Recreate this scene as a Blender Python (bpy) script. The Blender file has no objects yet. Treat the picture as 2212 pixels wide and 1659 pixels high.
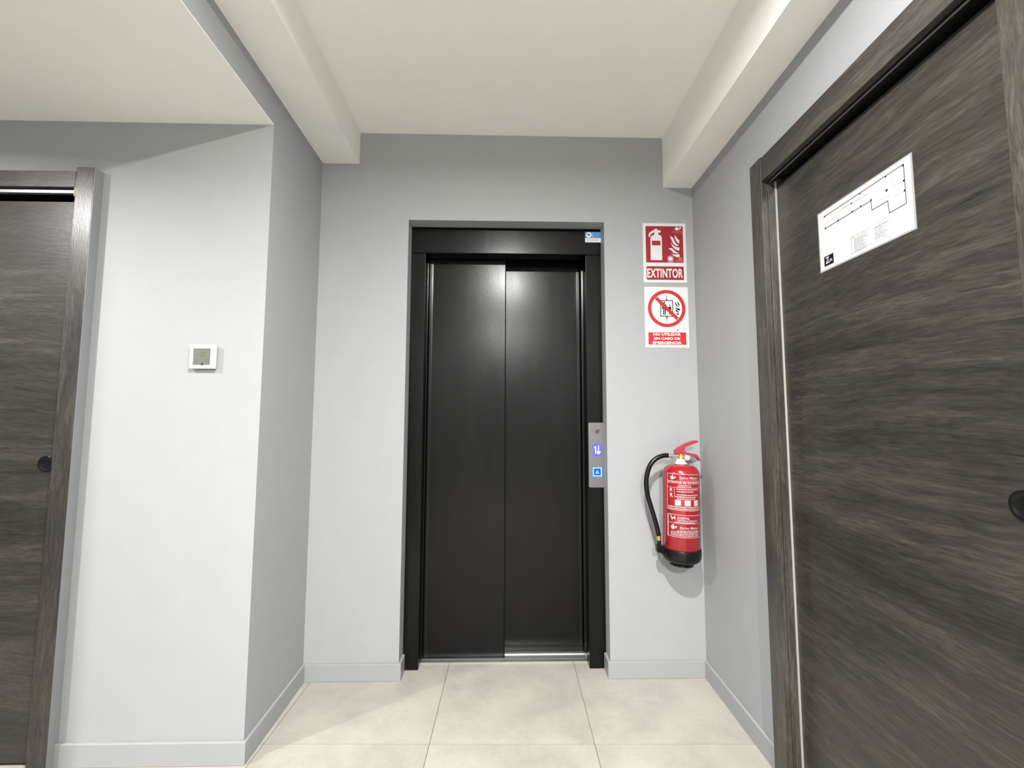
import bpy, bmesh, math, random
from mathutils import Vector, Matrix
random.seed(7)
S = bpy.context.scene
COL = S.collection
PI = math.pi

# ------------------------------------------------------------------ camera, world, lights, exposure
cam_data = bpy.data.cameras.new('camera')
cam = bpy.data.objects.new('camera', cam_data)
COL.objects.link(cam)
CPOS = Vector((-0.0178116, -2.0972872, 1.2010718))
CF = Vector((0.0219074, 0.9966339, 0.0789991))
CR = Vector((0.9997492, -0.0222064, 0.0029083))
CU = Vector((-0.0046528, -0.0789155, 0.9968704))
m = Matrix.Identity(4)
for i in range(3):
    m[i][0] = CR[i]; m[i][1] = CU[i]; m[i][2] = -CF[i]; m[i][3] = CPOS[i]
cam.matrix_world = m
cam_data.sensor_fit = 'HORIZONTAL'
cam_data.sensor_width = 36.0
cam_data.lens = 15.181
cam_data.clip_start = 0.01
S.camera = cam

w = bpy.data.worlds.new('World'); S.world = w; w.use_nodes = True
w.node_tree.nodes['Background'].inputs[0].default_value = (0.8, 0.85, 0.9, 1)
w.node_tree.nodes['Background'].inputs[1].default_value = 0.0

S.view_settings.view_transform = 'Standard'
S.view_settings.look = 'None'
S.view_settings.gamma = 1.0
S.view_settings.use_curve_mapping = False
S.view_settings.exposure = 0.06

# (x, y, ceiling height, watts) of every ceiling downlight
LAMPS = [(0.03, -1.88, 2.639, 122.0, 0.09), (-2.20, -1.39, 2.342, 52.0, 0.09), (0.03, -4.40, 2.639, 310.0, 0.10), (-3.6, -1.39, 2.342, 10.0, 0.09)]
LCOL = (1.0, 0.99, 0.975)
for i, (lx, ly, lz, lw, ld) in enumerate(LAMPS):
    L = bpy.data.lights.new('downlight_lamp', 'AREA')
    L.shape = 'DISK'; L.size = ld; L.energy = lw; L.color = LCOL; L.spread = math.radians(172 if i == 0 else 167)     # shallow anti-glare recess
    lo = bpy.data.objects.new('downlight_lamp', L); COL.objects.link(lo)
    lo.location = (lx, ly, lz - 0.0165)

# ------------------------------------------------------------------ materials
def new_mat(name):
    mt = bpy.data.materials.new(name); mt.use_nodes = True
    nt = mt.node_tree
    return mt, nt, nt.nodes['Principled BSDF']

def plain(name, col, rough=0.5, metal=0.0, spec=0.5, coat=0.0, emit=None, estr=0.0, grain=0.0, gscale=300.0):
    mt, nt, b = new_mat(name)
    b.inputs['Roughness'].default_value = rough
    b.inputs['Metallic'].default_value = metal
    b.inputs['Specular IOR Level'].default_value = spec
    b.inputs['Coat Weight'].default_value = coat
    b.inputs['Coat Roughness'].default_value = 0.12
    # faint procedural mottling
    tc = nt.nodes.new('ShaderNodeTexCoord')
    n = nt.nodes.new('ShaderNodeTexNoise'); n.inputs['Scale'].default_value = 9.0; n.inputs['Detail'].default_value = 4
    r = nt.nodes.new('ShaderNodeMapRange'); r.inputs['To Min'].default_value = 0.965; r.inputs['To Max'].default_value = 1.035
    mx = nt.nodes.new('ShaderNodeMix'); mx.data_type = 'RGBA'; mx.blend_type = 'MULTIPLY'; mx.inputs[0].default_value = 1
    mx.inputs[6].default_value = (*col, 1)
    nt.links.new(tc.outputs['Object'], n.inputs['Vector'])
    nt.links.new(n.outputs['Fac'], r.inputs['Value'])
    nt.links.new(r.outputs[0], mx.inputs[7])
    nt.links.new(mx.outputs[2], b.inputs['Base Color'])
    if grain:
        n2 = nt.nodes.new('ShaderNodeTexNoise'); n2.inputs['Scale'].default_value = gscale; n2.inputs['Detail'].default_value = 2
        bp = nt.nodes.new('ShaderNodeBump'); bp.inputs['Strength'].default_value = grain; bp.inputs['Distance'].default_value = 0.0015
        nt.links.new(tc.outputs['Object'], n2.inputs['Vector'])
        nt.links.new(n2.outputs['Fac'], bp.inputs['Height'])
        nt.links.new(bp.outputs[0], b.inputs['Normal'])
    if emit:
        b.inputs['Emission Color'].default_value = (*emit, 1); b.inputs['Emission Strength'].default_value = estr
    return mt

def wood(name, axis, dark, mid, light, rough=0.42, scale=1.0, seed=0.0):
    """grey-brown laminate; the grain runs along the given local axis (0 x, 2 z)"""
    mt, nt, b = new_mat(name)
    N = nt.nodes.new; Lk = nt.links.new
    tc = N('ShaderNodeTexCoord')
    def mapped(along, across, off):
        mp = N('ShaderNodeMapping')
        s = [across, across, across]; s[axis] = along
        mp.inputs['Scale'].default_value = s
        mp.inputs['Location'].default_value = (off, off * 1.7, off * 0.6)
        return mp
    wn = N('ShaderNodeTexNoise'); wn.inputs['Scale'].default_value = 1.6 * scale; wn.inputs['Detail'].default_value = 2
    Lk(tc.outputs['Object'], wn.inputs['Vector'])
    warp = N('ShaderNodeVectorMath'); warp.operation = 'MULTIPLY_ADD'
    amp = [0.10, 0.10, 0.10]; amp[axis] = 0.02
    warp.inputs[1].default_value = amp
    Lk(wn.outputs['Color'], warp.inputs[0]); Lk(tc.outputs['Object'], warp.inputs[2])
    def noise(along, across, off, detail, rgh=0.6):
        mp = mapped(along * scale, across * scale, off)
        Lk(warp.outputs[0], mp.inputs['Vector'])
        n = N('ShaderNodeTexNoise'); n.inputs['Scale'].default_value = 1.0; n.inputs['Detail'].default_value = detail
        n.inputs['Roughness'].default_value = rgh
        Lk(mp.outputs[0], n.inputs['Vector'])
        return n
    broad = noise(1.1, 9.0, seed + 1.3, 3)
    fine = noise(4.2, 60.0, seed + 4.1, 8, 0.75)
    pore = noise(26.0, 190.0, seed + 8.7, 4, 0.65)
    streak = noise(6.5, 62.0, seed + 12.9, 3, 0.6)
    cr = N('ShaderNodeValToRGB')
    e = cr.color_ramp.elements
    e[0].position = 0.38; e[0].color = (*dark, 1)
    e[1].position = 0.62; e[1].color = (*light, 1)
    k = e.new(0.5); k.color = (*mid, 1)
    a1 = N('ShaderNodeMath'); a1.operation = 'MULTIPLY_ADD'; a1.inputs[1].default_value = 0.55
    a0 = N('ShaderNodeMath'); a0.operation = 'MULTIPLY'; a0.inputs[1].default_value = 0.45
    Lk(broad.outputs['Fac'], a0.inputs[0])
    Lk(fine.outputs['Fac'], a1.inputs[0]); Lk(a0.outputs[0], a1.inputs[2])
    Lk(a1.outputs[0], cr.inputs['Fac'])
    # dark open pores / cracks
    mr = N('ShaderNodeMapRange'); mr.inputs['From Min'].default_value = 0.25; mr.inputs['From Max'].default_value = 0.37
    mr.inputs['To Min'].default_value = 0.42; mr.inputs['To Max'].default_value = 1.0
    Lk(streak.outputs['Fac'], mr.inputs['Value'])
    mr2 = N('ShaderNodeMapRange'); mr2.inputs['From Min'].default_value = 0.3; mr2.inputs['From Max'].default_value = 0.7
    mr2.inputs['To Min'].default_value = 0.62; mr2.inputs['To Max'].default_value = 1.38
    Lk(pore.outputs['Fac'], mr2.inputs['Value'])
    mm = N('ShaderNodeMath'); mm.operation = 'MULTIPLY'
    Lk(mr.outputs[0], mm.inputs[0]); Lk(mr2.outputs[0], mm.inputs[1])
    mx = N('ShaderNodeMix'); mx.data_type = 'RGBA'; mx.blend_type = 'MULTIPLY'; mx.inputs[0].default_value = 1
    Lk(cr.outputs[0], mx.inputs[6]); Lk(mm.outputs[0], mx.inputs[7])
    Lk(mx.outputs[2], b.inputs['Base Color'])
    b.inputs['Roughness'].default_value = rough; b.inputs['Specular IOR Level'].default_value = 0.62
    bp = N('ShaderNodeBump'); bp.inputs['Strength'].default_value = 0.35; bp.inputs['Distance'].default_value = 0.001
    Lk(mm.outputs[0], bp.inputs['Height']); Lk(bp.outputs[0], b.inputs['Normal'])
    return mt

def tile_mat():
    mt, nt, b = new_mat('floor_tile_porcelain')
    N = nt.nodes.new; Lk = nt.links.new
    tc = N('ShaderNodeTexCoord'); oi = N('ShaderNodeObjectInfo')
    ad = N('ShaderNodeVectorMath'); ad.operation = 'MULTIPLY_ADD'; ad.inputs[1].default_value = (7, 5, 3)
    cmb = N('ShaderNodeCombineXYZ')
    for i in range(3): Lk(oi.outputs['Random'], cmb.inputs[i])
    Lk(cmb.outputs[0], ad.inputs[0]); Lk(tc.outputs['Object'], ad.inputs[2])
    n1 = N('ShaderNodeTexNoise'); n1.inputs['Scale'].default_value = 5.5; n1.inputs['Detail'].default_value = 7; n1.inputs['Roughness'].default_value = 0.6
    Lk(ad.outputs[0], n1.inputs['Vector'])
    cr = N('ShaderNodeValToRGB'); e = cr.color_ramp.elements
    e[0].position = 0.30; e[0].color = (0.300, 0.286, 0.252, 1)
    e[1].position = 0.62; e[1].color = (0.375, 0.356, 0.312, 1)
    Lk(n1.outputs['Fac'], cr.inputs['Fac'])
    n2 = N('ShaderNodeTexNoise'); n2.inputs['Scale'].default_value = 60; n2.inputs['Detail'].default_value = 4
    Lk(ad.outputs[0], n2.inputs['Vector'])
    r = N('ShaderNodeMapRange'); r.inputs['To Min'].default_value = 0.93; r.inputs['To Max'].default_value = 1.07
    Lk(n2.outputs['Fac'], r.inputs['Value'])
    mx = N('ShaderNodeMix'); mx.data_type = 'RGBA'; mx.blend_type = 'MULTIPLY'; mx.inputs[0].default_value = 1
    Lk(cr.outputs[0], mx.inputs[6]); Lk(r.outputs[0], mx.inputs[7]); Lk(mx.outputs[2], b.inputs['Base Color'])
    b.inputs['Roughness'].default_value = 0.5
    return mt

def lift_mat():
    mt, nt, b = new_mat('black_lift_enamel')
    N = nt.nodes.new; Lk = nt.links.new
    tc = N('ShaderNodeTexCoord')
    mp = N('ShaderNodeMapping'); mp.inputs['Scale'].default_value = (22, 22, 2.2)
    Lk(tc.outputs['Object'], mp.inputs['Vector'])
    n = N('ShaderNodeTexNoise'); n.inputs['Scale'].default_value = 1.0; n.inputs['Detail'].default_value = 5
    Lk(mp.outputs[0], n.inputs['Vector'])
    r = N('ShaderNodeMapRange'); r.inputs['From Min'].default_value = 0.3; r.inputs['From Max'].default_value = 0.7
    r.inputs['To Min'].default_value = 0.225; r.inputs['To Max'].default_value = 0.260; b.inputs['Specular IOR Level'].default_value = 0.22
    Lk(n.outputs['Fac'], r.inputs['Value']); Lk(r.outputs[0], b.inputs['Roughness'])
    # pale wiped smudge streaks
    cr = N('ShaderNodeValToRGB'); e = cr.color_ramp.elements
    e[0].position = 0.55; e[0].color = (0.0018, 0.0018, 0.0017, 1)
    e[1].position = 0.80; e[1].color = (0.0040, 0.0040, 0.0037, 1)
    Lk(n.outputs['Fac'], cr.inputs['Fac']); Lk(cr.outputs[0], b.inputs['Base Color'])
    n2 = N('ShaderNodeTexNoise'); n2.inputs['Scale'].default_value = 210; n2.inputs['Detail'].default_value = 2
    Lk(tc.outputs['Object'], n2.inputs['Vector'])
    bp = N('ShaderNodeBump'); bp.inputs['Strength'].default_value = 0.16; bp.inputs['Distance'].default_value = 0.0009
    Lk(n2.outputs['Fac'], bp.inputs['Height']); Lk(bp.outputs[0], b.inputs['Normal'])
    return mt

M_WALL = plain('pale_grey_wall_paint', (0.310, 0.316, 0.317), 0.62, spec=0.3, grain=0.12, gscale=160)
M_CEIL = plain('white_ceiling_paint', (0.82, 0.805, 0.765), 0.7, spec=0.3)
M_BASE = plain('light_grey_skirting', (0.285, 0.290, 0.295), 0.42)
M_TILE = tile_mat()
M_GROUT = plain('dark_grout', (0.12, 0.115, 0.10), 0.9)
M_LIFT = lift_mat()
M_BLACK = plain('matt_black', (0.008, 0.008, 0.008), 0.6)
M_VOID = plain('void_shade_black', (0.004, 0.004, 0.004), 0.9, spec=0.1)  # shade of gaps and hollows put into the colour
M_ALU = plain('brushed_aluminium', (0.50, 0.50, 0.49), 0.38, metal=0.9)
M_STEEL = plain('brushed_steel_plate', (0.20, 0.195, 0.19), 0.36, metal=0.7)
WD, WM, WL = (0.0150, 0.0132, 0.0108), (0.0268, 0.0235, 0.0193), (0.050, 0.0440, 0.0368)
M_WOODH = wood('grey_brown_laminate_horizontal', 0, WD, WM, WL, 0.36, 1.0, 0.0)
UP = lambda c: tuple(1.35 * v for v in c)
M_WOODH2 = wood('grey_brown_laminate_header', 0, UP(WD), UP(WM), UP(WL), 0.40, 1.3, 5.0)
M_WOODV = wood('grey_brown_laminate_vertical', 2, UP(WD), UP(WM), UP(WL), 0.33, 1.3, 9.0)
M_EDGE = plain('pale_grey_casing_edge', (0.20, 0.205, 0.215), 0.4)
M_EDGEW = plain('laminate_edge', (0.26, 0.235, 0.205), 0.35)
M_SEAL = plain('pale_brush_seal', (0.30, 0.28, 0.25), 0.5)
M_BEIGE = plain('raw_board_beige', (0.42, 0.34, 0.24), 0.7)
M_WHITE = plain('white_plastic', (0.50, 0.50, 0.495), 0.35)
M_SIGNW = plain('sign_white', (0.60, 0.60, 0.59), 0.4)
M_PAPER = plain('paper_white', (0.47, 0.47, 0.47), 0.5)
M_SRED = plain('sign_crimson', (0.27, 0.010, 0.020), 0.4)
M_SRED2 = plain('sign_bright_red', (0.43, 0.018, 0.025), 0.4)
M_PINK = plain('faded_pink_print', (0.42, 0.17, 0.19), 0.5)
M_PINKL = plain('pale_pink_print', (0.45, 0.34, 0.39), 0.5)
M_INK = plain('black_ink', (0.005, 0.005, 0.006), 0.6, spec=0.2)
M_GREYI = plain('grey_ink', (0.20, 0.20, 0.21), 0.5)
M_LGREYI = plain('light_grey_ink', (0.30, 0.30, 0.30), 0.5)
M_LAM = plain('laminating_film', (0.24, 0.24, 0.235), 0.2)
M_EXT = plain('glossy_red_enamel', (0.27, 0.006, 0.012), 0.22, coat=0.4)
M_EXTP = plain('label_white_print', (0.44, 0.385, 0.385), 0.4)
M_LEVER = plain('red_plastic_lever', (0.32, 0.028, 0.040), 0.4)
M_RUB = plain('black_rubber', (0.0035, 0.0035, 0.0035), 0.3, spec=0.3)
M_BRASS = plain('brass', (0.85, 0.60, 0.22), 0.25, metal=1.0)
M_CHROME = plain('satin_chrome', (0.62, 0.58, 0.55), 0.3, metal=0.9)
M_LCD = plain('lcd_grey_green', (0.125, 0.130, 0.108), 0.3)
M_LCDD = plain('lcd_digit', (0.075, 0.075, 0.058), 0.4)
M_BLUE = plain('sticker_blue', (0.055, 0.19, 0.42), 0.35)
M_CYAN = plain('sticker_cyan', (0.22, 0.42, 0.45), 0.4)
M_LBLUE = plain('sticker_light_blue', (0.10, 0.27, 0.47), 0.4)
M_DISP = plain('display_blue_glow', (0.02, 0.02, 0.2), 0.3, emit=(0.13, 0.14, 1.0), estr=1.0)
M_DISPW = plain('display_white_glow', (0.3, 0.3, 0.3), 0.3, emit=(0.72, 0.95, 1.0), estr=1.3)
M_BTN = plain('button_blue_glow', (0.0, 0.02, 0.2), 0.3, emit=(0.0, 0.045, 0.62), estr=1.2)
M_BTNR = plain('button_ring_glow', (0.2, 0.3, 0.3), 0.3, emit=(0.35, 0.85, 1.0), estr=1.5)
M_BTNH = plain('button_halo_glow', (0.0, 0.1, 0.2), 0.3, emit=(0.0, 0.20, 0.62), estr=0.9)
M_GLOW = plain('lamp_diffuser_glow', (0.9, 0.9, 0.9), 0.5, emit=LCOL, estr=6.0)

# ------------------------------------------------------------------ helpers
def link(name, bm, mat, parent=None, loc=(0, 0, 0), rotz=0.0, smooth=False, bevel=0.0, kind=None):
    me = bpy.data.meshes.new(name)
    bmesh.ops.recalc_face_normals(bm, faces=bm.faces)
    bm.to_mesh(me); bm.free()
    if smooth:
        for p in me.polygons: p.use_smooth = True
    me.materials.append(mat)
    o = bpy.data.objects.new(name, me); COL.objects.link(o)
    o.location = loc; o.rotation_euler = (0, 0, rotz)
    if parent: o.parent = parent
    if bevel:
        b = o.modifiers.new('bevel', 'BEVEL'); b.width = bevel; b.segments = 3; b.limit_method = 'ANGLE'
        b.harden_normals = False
    if kind: o['kind'] = kind
    return o

def thing(name, label, cat, loc=(0, 0, 0), rotz=0.0, group=None, kind=None):
    o = bpy.data.objects.new(name, None); COL.objects.link(o)
    o.empty_display_size = 0.05
    o.location = loc; o.rotation_euler = (0, 0, rotz)
    o['label'] = label; o['category'] = cat
    if group: o['group'] = group
    if kind: o['kind'] = kind
    return o

def prism(bm, pts, z0, z1):
    a = [bm.verts.new((x, y, z0)) for x, y in pts]
    b = [bm.verts.new((x, y, z1)) for x, y in pts]
    n = len(pts)
    bm.faces.new(a[::-1]); bm.faces.new(b)
    for i in range(n):
        bm.faces.new((a[i], a[(i + 1) % n], b[(i + 1) % n], b[i]))

def box(bm, x0, x1, y0, y1, z0, z1):
    prism(bm, [(x0, y0), (x1, y0), (x1, y1), (x0, y1)], z0, z1)

def bx(name, mat, parent, x0, x1, y0, y1, z0, z1, bevel=0.0, **k):
    bm = bmesh.new(); box(bm, x0, x1, y0, y1, z0, z1)
    return link(name, bm, mat, parent, bevel=bevel, **k)

def lathe(bm, prof, n=48, M=None):
    """revolve (r, z) profile about z"""
    rings = []
    for r, z in prof:
        if r < 1e-6:
            rings.append([bm.verts.new((0, 0, z))])
        else:
            rings.append([bm.verts.new((r * math.cos(2 * PI * i / n), r * math.sin(2 * PI * i / n), z)) for i in range(n)])
    for a, b in zip(rings, rings[1:]):
        for i in range(n):
            j = (i + 1) % n
            if len(a) == 1 and len(b) == 1: continue
            if len(a) == 1: bm.faces.new((a[0], b[i], b[j]))
            elif len(b) == 1: bm.faces.new((a[i], a[j], b[0]))
            else: bm.faces.new((a[i], a[j], b[j], b[i]))
    if M is not None:
        vs = [v for rg in rings for v in rg]
        bmesh.ops.transform(bm, matrix=M, verts=vs)

def xz_prism(bm, pts, y0, y1):
    """outline in the local x-z plane, thickness along y"""
    a = [bm.verts.new((x, y0, z)) for x, z in pts]
    b = [bm.verts.new((x, y1, z)) for x, z in pts]
    n = len(pts)
    f1 = bm.faces.new(a); f2 = bm.faces.new(b[::-1])
    for i in range(n):
        bm.faces.new((a[i], b[i], b[(i + 1) % n], a[(i + 1) % n]))
    bmesh.ops.triangulate(bm, faces=[f1, f2])

def tube(bm, pts, r, n=14):
    pts = [Vector(p) for p in pts]
    # Catmull-Rom resample
    P = [pts[0] * 2 - pts[1]] + pts + [pts[-1] * 2 - pts[-2]]
    path = []
    for i in range(1, len(P) - 2):
        for k in range(5):
            t = k / 5
            a, b, c, d = P[i - 1], P[i], P[i + 1], P[i + 2]
            path.append(0.5 * ((2 * b) + (c - a) * t + (2 * a - 5 * b + 4 * c - d) * t * t + (3 * b - a - 3 * c + d) * t ** 3))
    path.append(pts[-1])
    rings = []
    for i, p in enumerate(path):
        d = (path[min(i + 1, len(path) - 1)] - path[max(i - 1, 0)]).normalized()
        u = d.cross(Vector((0, 1, 0))).normalized(); v = u.cross(d).normalized()
        rings.append([bm.verts.new(p + r * (math.cos(2 * PI * k / n) * u + math.sin(2 * PI * k / n) * v)) for k in range(n)])
    for a, b in zip(rings, rings[1:]):
        for k in range(n):
            bm.faces.new((a[k], a[(k + 1) % n], b[(k + 1) % n], b[k]))
    bm.faces.new(rings[0][::-1]); bm.faces.new(rings[-1])

class Print:
    """flat printed artwork: polygons in (u, v), later laid on a surface by a mapping"""
    def __init__(s): s.v = []; s.f = []
    def poly(s, pts):
        from mathutils.geometry import tessellate_polygon
        base = len(s.v); s.v += [tuple(p) for p in pts]
        for t in tessellate_polygon([[Vector((p[0], p[1], 0)) for p in pts]]):
            s.f.append([base + i for i in t])
        return s
    def rect(s, x0, y0, x1, y1, nx=1):
        for i in range(nx):
            a = x0 + (x1 - x0) * i / nx; b = x0 + (x1 - x0) * (i + 1) / nx
            base = len(s.v); s.v += [(a, y0), (b, y0), (b, y1), (a, y1)]; s.f.append([base, base + 1, base + 2, base + 3])
        return s
    def rrect(s, x0, y0, x1, y1, r):
        p = []
        for cx, cy, a0 in ((x1 - r, y0 + r, -90), (x1 - r, y1 - r, 0), (x0 + r, y1 - r, 90), (x0 + r, y0 + r, 180)):
            for k in range(6):
                a = math.radians(a0 + 18 * k); p.append((cx + r * math.cos(a), cy + r * math.sin(a)))
        return s.poly(p)
    def disc(s, cx, cy, r, n=32, ry=None):
        ry = ry or r
        return s.poly([(cx + r * math.cos(2 * PI * i / n), cy + ry * math.sin(2 * PI * i / n)) for i in range(n)])
    def ring(s, cx, cy, r0, r1, n=64):
        base = len(s.v)
        for i in range(n):
            c, q = math.cos(2 * PI * i / n), math.sin(2 * PI * i / n)
            s.v += [(cx + r0 * c, cy + r0 * q), (cx + r1 * c, cy + r1 * q)]
        for i in range(n):
            j = (i + 1) % n
            s.f.append([base + 2 * i, base + 2 * i + 1, base + 2 * j + 1, base + 2 * j])
        return s
    def line(s, x0, y0, x1, y1, t):
        d = Vector((x1 - x0, y1 - y0)); d.normalize(); nn = Vector((-d.y, d.x)) * t / 2; e = d * t / 2
        base = len(s.v)
        s.v += [(x0 - e.x + nn.x, y0 - e.y + nn.y), (x0 - e.x - nn.x, y0 - e.y - nn.y), (x1 + e.x - nn.x, y1 + e.y - nn.y), (x1 + e.x + nn.x, y1 + e.y + nn.y)]
        s.f.append([base, base + 1, base + 2, base + 3]); return s
    def text(s, body, x0, y0, x1, y1, bold=0.0, space=1.0, shear=0.0):
        cu = bpy.data.curves.new('t', 'FONT'); cu.body = body; cu.offset = bold; cu.resolution_u = 3
        cu.space_character = space; cu.shear = shear; cu.fill_mode = 'FRONT'
        to = bpy.data.objects.new('t', cu)
        COL.objects.link(to)
        dg = bpy.context.evaluated_depsgraph_get(); dg.update()
        me = bpy.data.meshes.new_from_object(to.evaluated_get(dg))
        vs = [(v.co.x, v.co.y) for v in me.vertices]
        fs = [list(p.vertices) for p in me.polygons]
        bpy.data.objects.remove(to); bpy.data.curves.remove(cu); bpy.data.meshes.remove(me)
        ax = min(v[0] for v in vs); bx_ = max(v[0] for v in vs); ay = min(v[1] for v in vs); by = max(v[1] for v in vs)
        base = len(s.v)
        s.v += [(x0 + (x - ax) / (bx_ - ax) * (x1 - x0), y0 + (y - ay) / (by - ay) * (y1 - y0)) for x, y in vs]
        s.f += [[base + i for i in f] for f in fs]
        return s
    def build(s, name, mat, parent, mapf, label=None):
        me = bpy.data.meshes.new(name)
        me.from_pydata([mapf(*p) for p in s.v], [], s.f); me.update()
        me.materials.append(mat)
        o = bpy.data.objects.new(name, me); COL.objects.link(o); o.parent = parent
        if label: o['label'] = label
        return o

def strokes(spec, t):
    p = Print()
    for a, b in zip(spec[0::2], spec[1::2]): p.line(a[0], a[1], b[0], b[1], t)
    return p

# ------------------------------------------------------------------ geometry of the landing
XL = lambda y: -0.9261 - 0.0207 * y
XR = lambda y: 0.9426 + 0.0188 * y
BL = lambda y: -0.7425 - 0.0107 * y
BR = lambda y: 0.7955 + 0.0093 * y
YA = -0.4732                       # plane of the wall with the thermostat
ZC, ZSL, ZSR, ZLOW = 2.6393, 2.4765, 2.3745, 2.3422
YN, YM = -2.06, -6.2
HB = 0.0762
TOP = 2.75

def structure(name, bm, mat, label, bevel=0.0):
    o = link(name, bm, mat, bevel=bevel); o['kind'] = 'structure'; o['label'] = label
    return o

def strip(bm, f0, f1, ya, yb, z0, z1):
    """block between two walls lines x=f0(y) and x=f1(y)"""
    prism(bm, [(f0(ya), ya), (f1(ya), ya), (f1(yb), yb), (f0(yb), yb)], z0, z1)

# floor with its tiles
bm = bmesh.new(); box(bm, -4.4, 1.4, -6.4, 0.34, -0.05, -0.0016)
floor = structure('floor', bm, M_GROUT, 'floor of large beige-grey porcelain tiles in front of the lift')
TR = 0.0185                        # the tile grid is turned very slightly against the back wall
P0 = Vector((-0.2819, -0.3955)); PITCH = 0.6115; GAP = 0.0026
ex = Vector((math.cos(-TR), math.sin(-TR))); ey = Vector((-ex.y, ex.x))
bm = bmesh.new(); h = (PITCH - GAP) / 2; box(bm, -h, h, -h, h, -0.0100, 0.0)
tile_me = None
for i in range(-7, 3):
    for j in range(-10, 2):
        c = P0 + ex * (PITCH * (i + 0.5)) + ey * (PITCH * (j + 0.5))
        if c.x < -4.3 or c.x > 1.25 or c.y < -6.3: continue
        if c.x < -1.3 and (c.y < -2.4): continue
        if tile_me is None:
            t = link('tile', bm, M_TILE, floor); tile_me = t.data
        else:
            t = bpy.data.objects.new('tile', tile_me); COL.objects.link(t); t.parent = floor
        t.location = (c.x, c.y, 0.0); t.rotation_euler = (0, 0, -TR)

# back wall with the lift opening
bm = bmesh.new()
box(bm, -1.3, -0.49, 0, 0.34, 0, TOP); box(bm, 0.49, 1.4, 0, 0.34, 0, TOP); box(bm, -0.49, 0.49, 0, 0.34, 2.188, TOP)
bmesh.ops.remove_doubles(bm, verts=bm.verts, dist=1e-5)
structure('wall_back', bm, M_WALL, 'pale grey painted wall around the lift entrance')

# left wall: return beside the lift, wall with the thermostat, lintel over the side passage, and on behind the camera
LO0, LO1 = -2.412, -1.590          # hole for the left wooden door
bm = bmesh.new()
prism(bm, [(XL(YA), YA), (XL(0), 0), (-1.59, 0), (-1.59, YA)], 0, TOP)
box(bm, LO0, LO1, YA, 0, 2.095, TOP)
box(bm, -4.4, LO0, YA, 0, 0, TOP)
strip(bm, lambda y: XL(y) - 0.12, XL, YN, YA, ZLOW + 0.003, TOP)
strip(bm, lambda y: XL(y) - 0.15, XL, YM, YN, 0, TOP)
structure('wall_left', bm, M_WALL, 'pale grey left wall stepping forward, carrying the thermostat')
bm = bmesh.new(); box(bm, -4.4, XL(YN) - 0.12, YN - 0.2, YN, 0, TOP)
structure('wall_passage', bm, M_WALL, 'pale grey near wall of the side passage on the left')
bm = bmesh.new(); box(bm, -4.6, -4.4, YN, YA, 0, TOP)
structure('wall_end', bm, M_WALL, 'pale grey end wall of the side passage')
bm = bmesh.new(); box(bm, -1.3, 1.4, YM - 0.2, YM, 0, TOP)
structure('wall_front', bm, M_WALL, 'pale grey wall closing the corridor behind the camera')

# right wall with the hole of the right wooden door
RY0, RY1, RZ = -0.590, -1.405, 2.100
XRO = lambda y: XR(y) + 0.35
bm = bmesh.new()
strip(bm, XR, XRO, RY0, 0.0, 0, TOP)
strip(bm, XR, XRO, RY1, RY0, RZ, TOP)
strip(bm, XR, XRO, YM, RY1, 0, TOP)
structure('wall_right', bm, M_WALL, 'pale grey right wall with the large wooden door')

# ceilings and the two boxed beams
bm = bmesh.new(); box(bm, -1.1, 1.3, YM, 0, ZC, TOP + 0.1)
structure('ceiling', bm, M_CEIL, 'raised off-white ceiling between the two boxed beams')
bm = bmesh.new(); prism(bm, [(-4.4, YN), (XL(YN) - 0.0005, YN), (XL(YA) - 0.0005, YA), (-4.4, YA)], ZLOW, ZLOW + 0.003)
structure('ceiling', bm, M_CEIL, 'lower off-white ceiling over the side passage on the left')
bm = bmesh.new(); strip(bm, XL, BL, YM, 0, ZSL, ZC)
structure('ceiling_beam', bm, M_CEIL, 'boxed white ceiling beam along the left wall, the shallower one')
bm = bmesh.new(); strip(bm, BR, XR, YM, 0, ZSR, ZC)
structure('ceiling_beam', bm, M_CEIL, 'boxed white ceiling beam along the right wall, the deeper one')

# baseboards
T = 0.012
def baseboard(name, path, label):
    """path of wall-line points, body on the right-hand side offset by T"""
    bm = bmesh.new()
    P = [Vector(p) for p in path]
    def off(i):
        ds = []
        if i > 0: ds.append((P[i] - P[i - 1]).normalized())
        if i < len(P) - 1: ds.append((P[i + 1] - P[i]).normalized())
        ns = [Vector((d.y, -d.x)) for d in ds]
        if len(ns) == 1: return P[i] + ns[0] * T
        b = (ns[0] + ns[1]); b = b / b.dot(ns[0])
        return P[i] + b * T
    Q = [off(i) for i in range(len(P))]
    for i in range(len(P) - 1):
        prism(bm, [tuple(P[i]), tuple(Q[i]), tuple(Q[i + 1]), tuple(P[i + 1])], 0.0003, HB)
    bmesh.ops.remove_doubles(bm, verts=bm.verts, dist=1e-5)
    o = structure(name, bm, M_BASE, label)
    b = o.modifiers.new('bevel', 'BEVEL'); b.width = 0.002; b.segments = 2; b.limit_method = 'ANGLE'
    return o
baseboard('baseboard_left', [(-1.5525, YA), (XL(YA), YA), (XL(0), 0), (-0.49, 0), (-0.49, 0.072)], 'light grey skirting along the left wall to the lift')
baseboard('baseboard_right', [(0.49, 0.072), (0.49, 0.0), (XR(0), 0), (XR(-0.5565), -0.5565)], 'light grey skirting right of the lift and along the right wall')
baseboard('baseboard_corridor', [(XR(-1.448), -1.448), (XR(YM), YM)], 'light grey skirting beyond the right wooden door')

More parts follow.
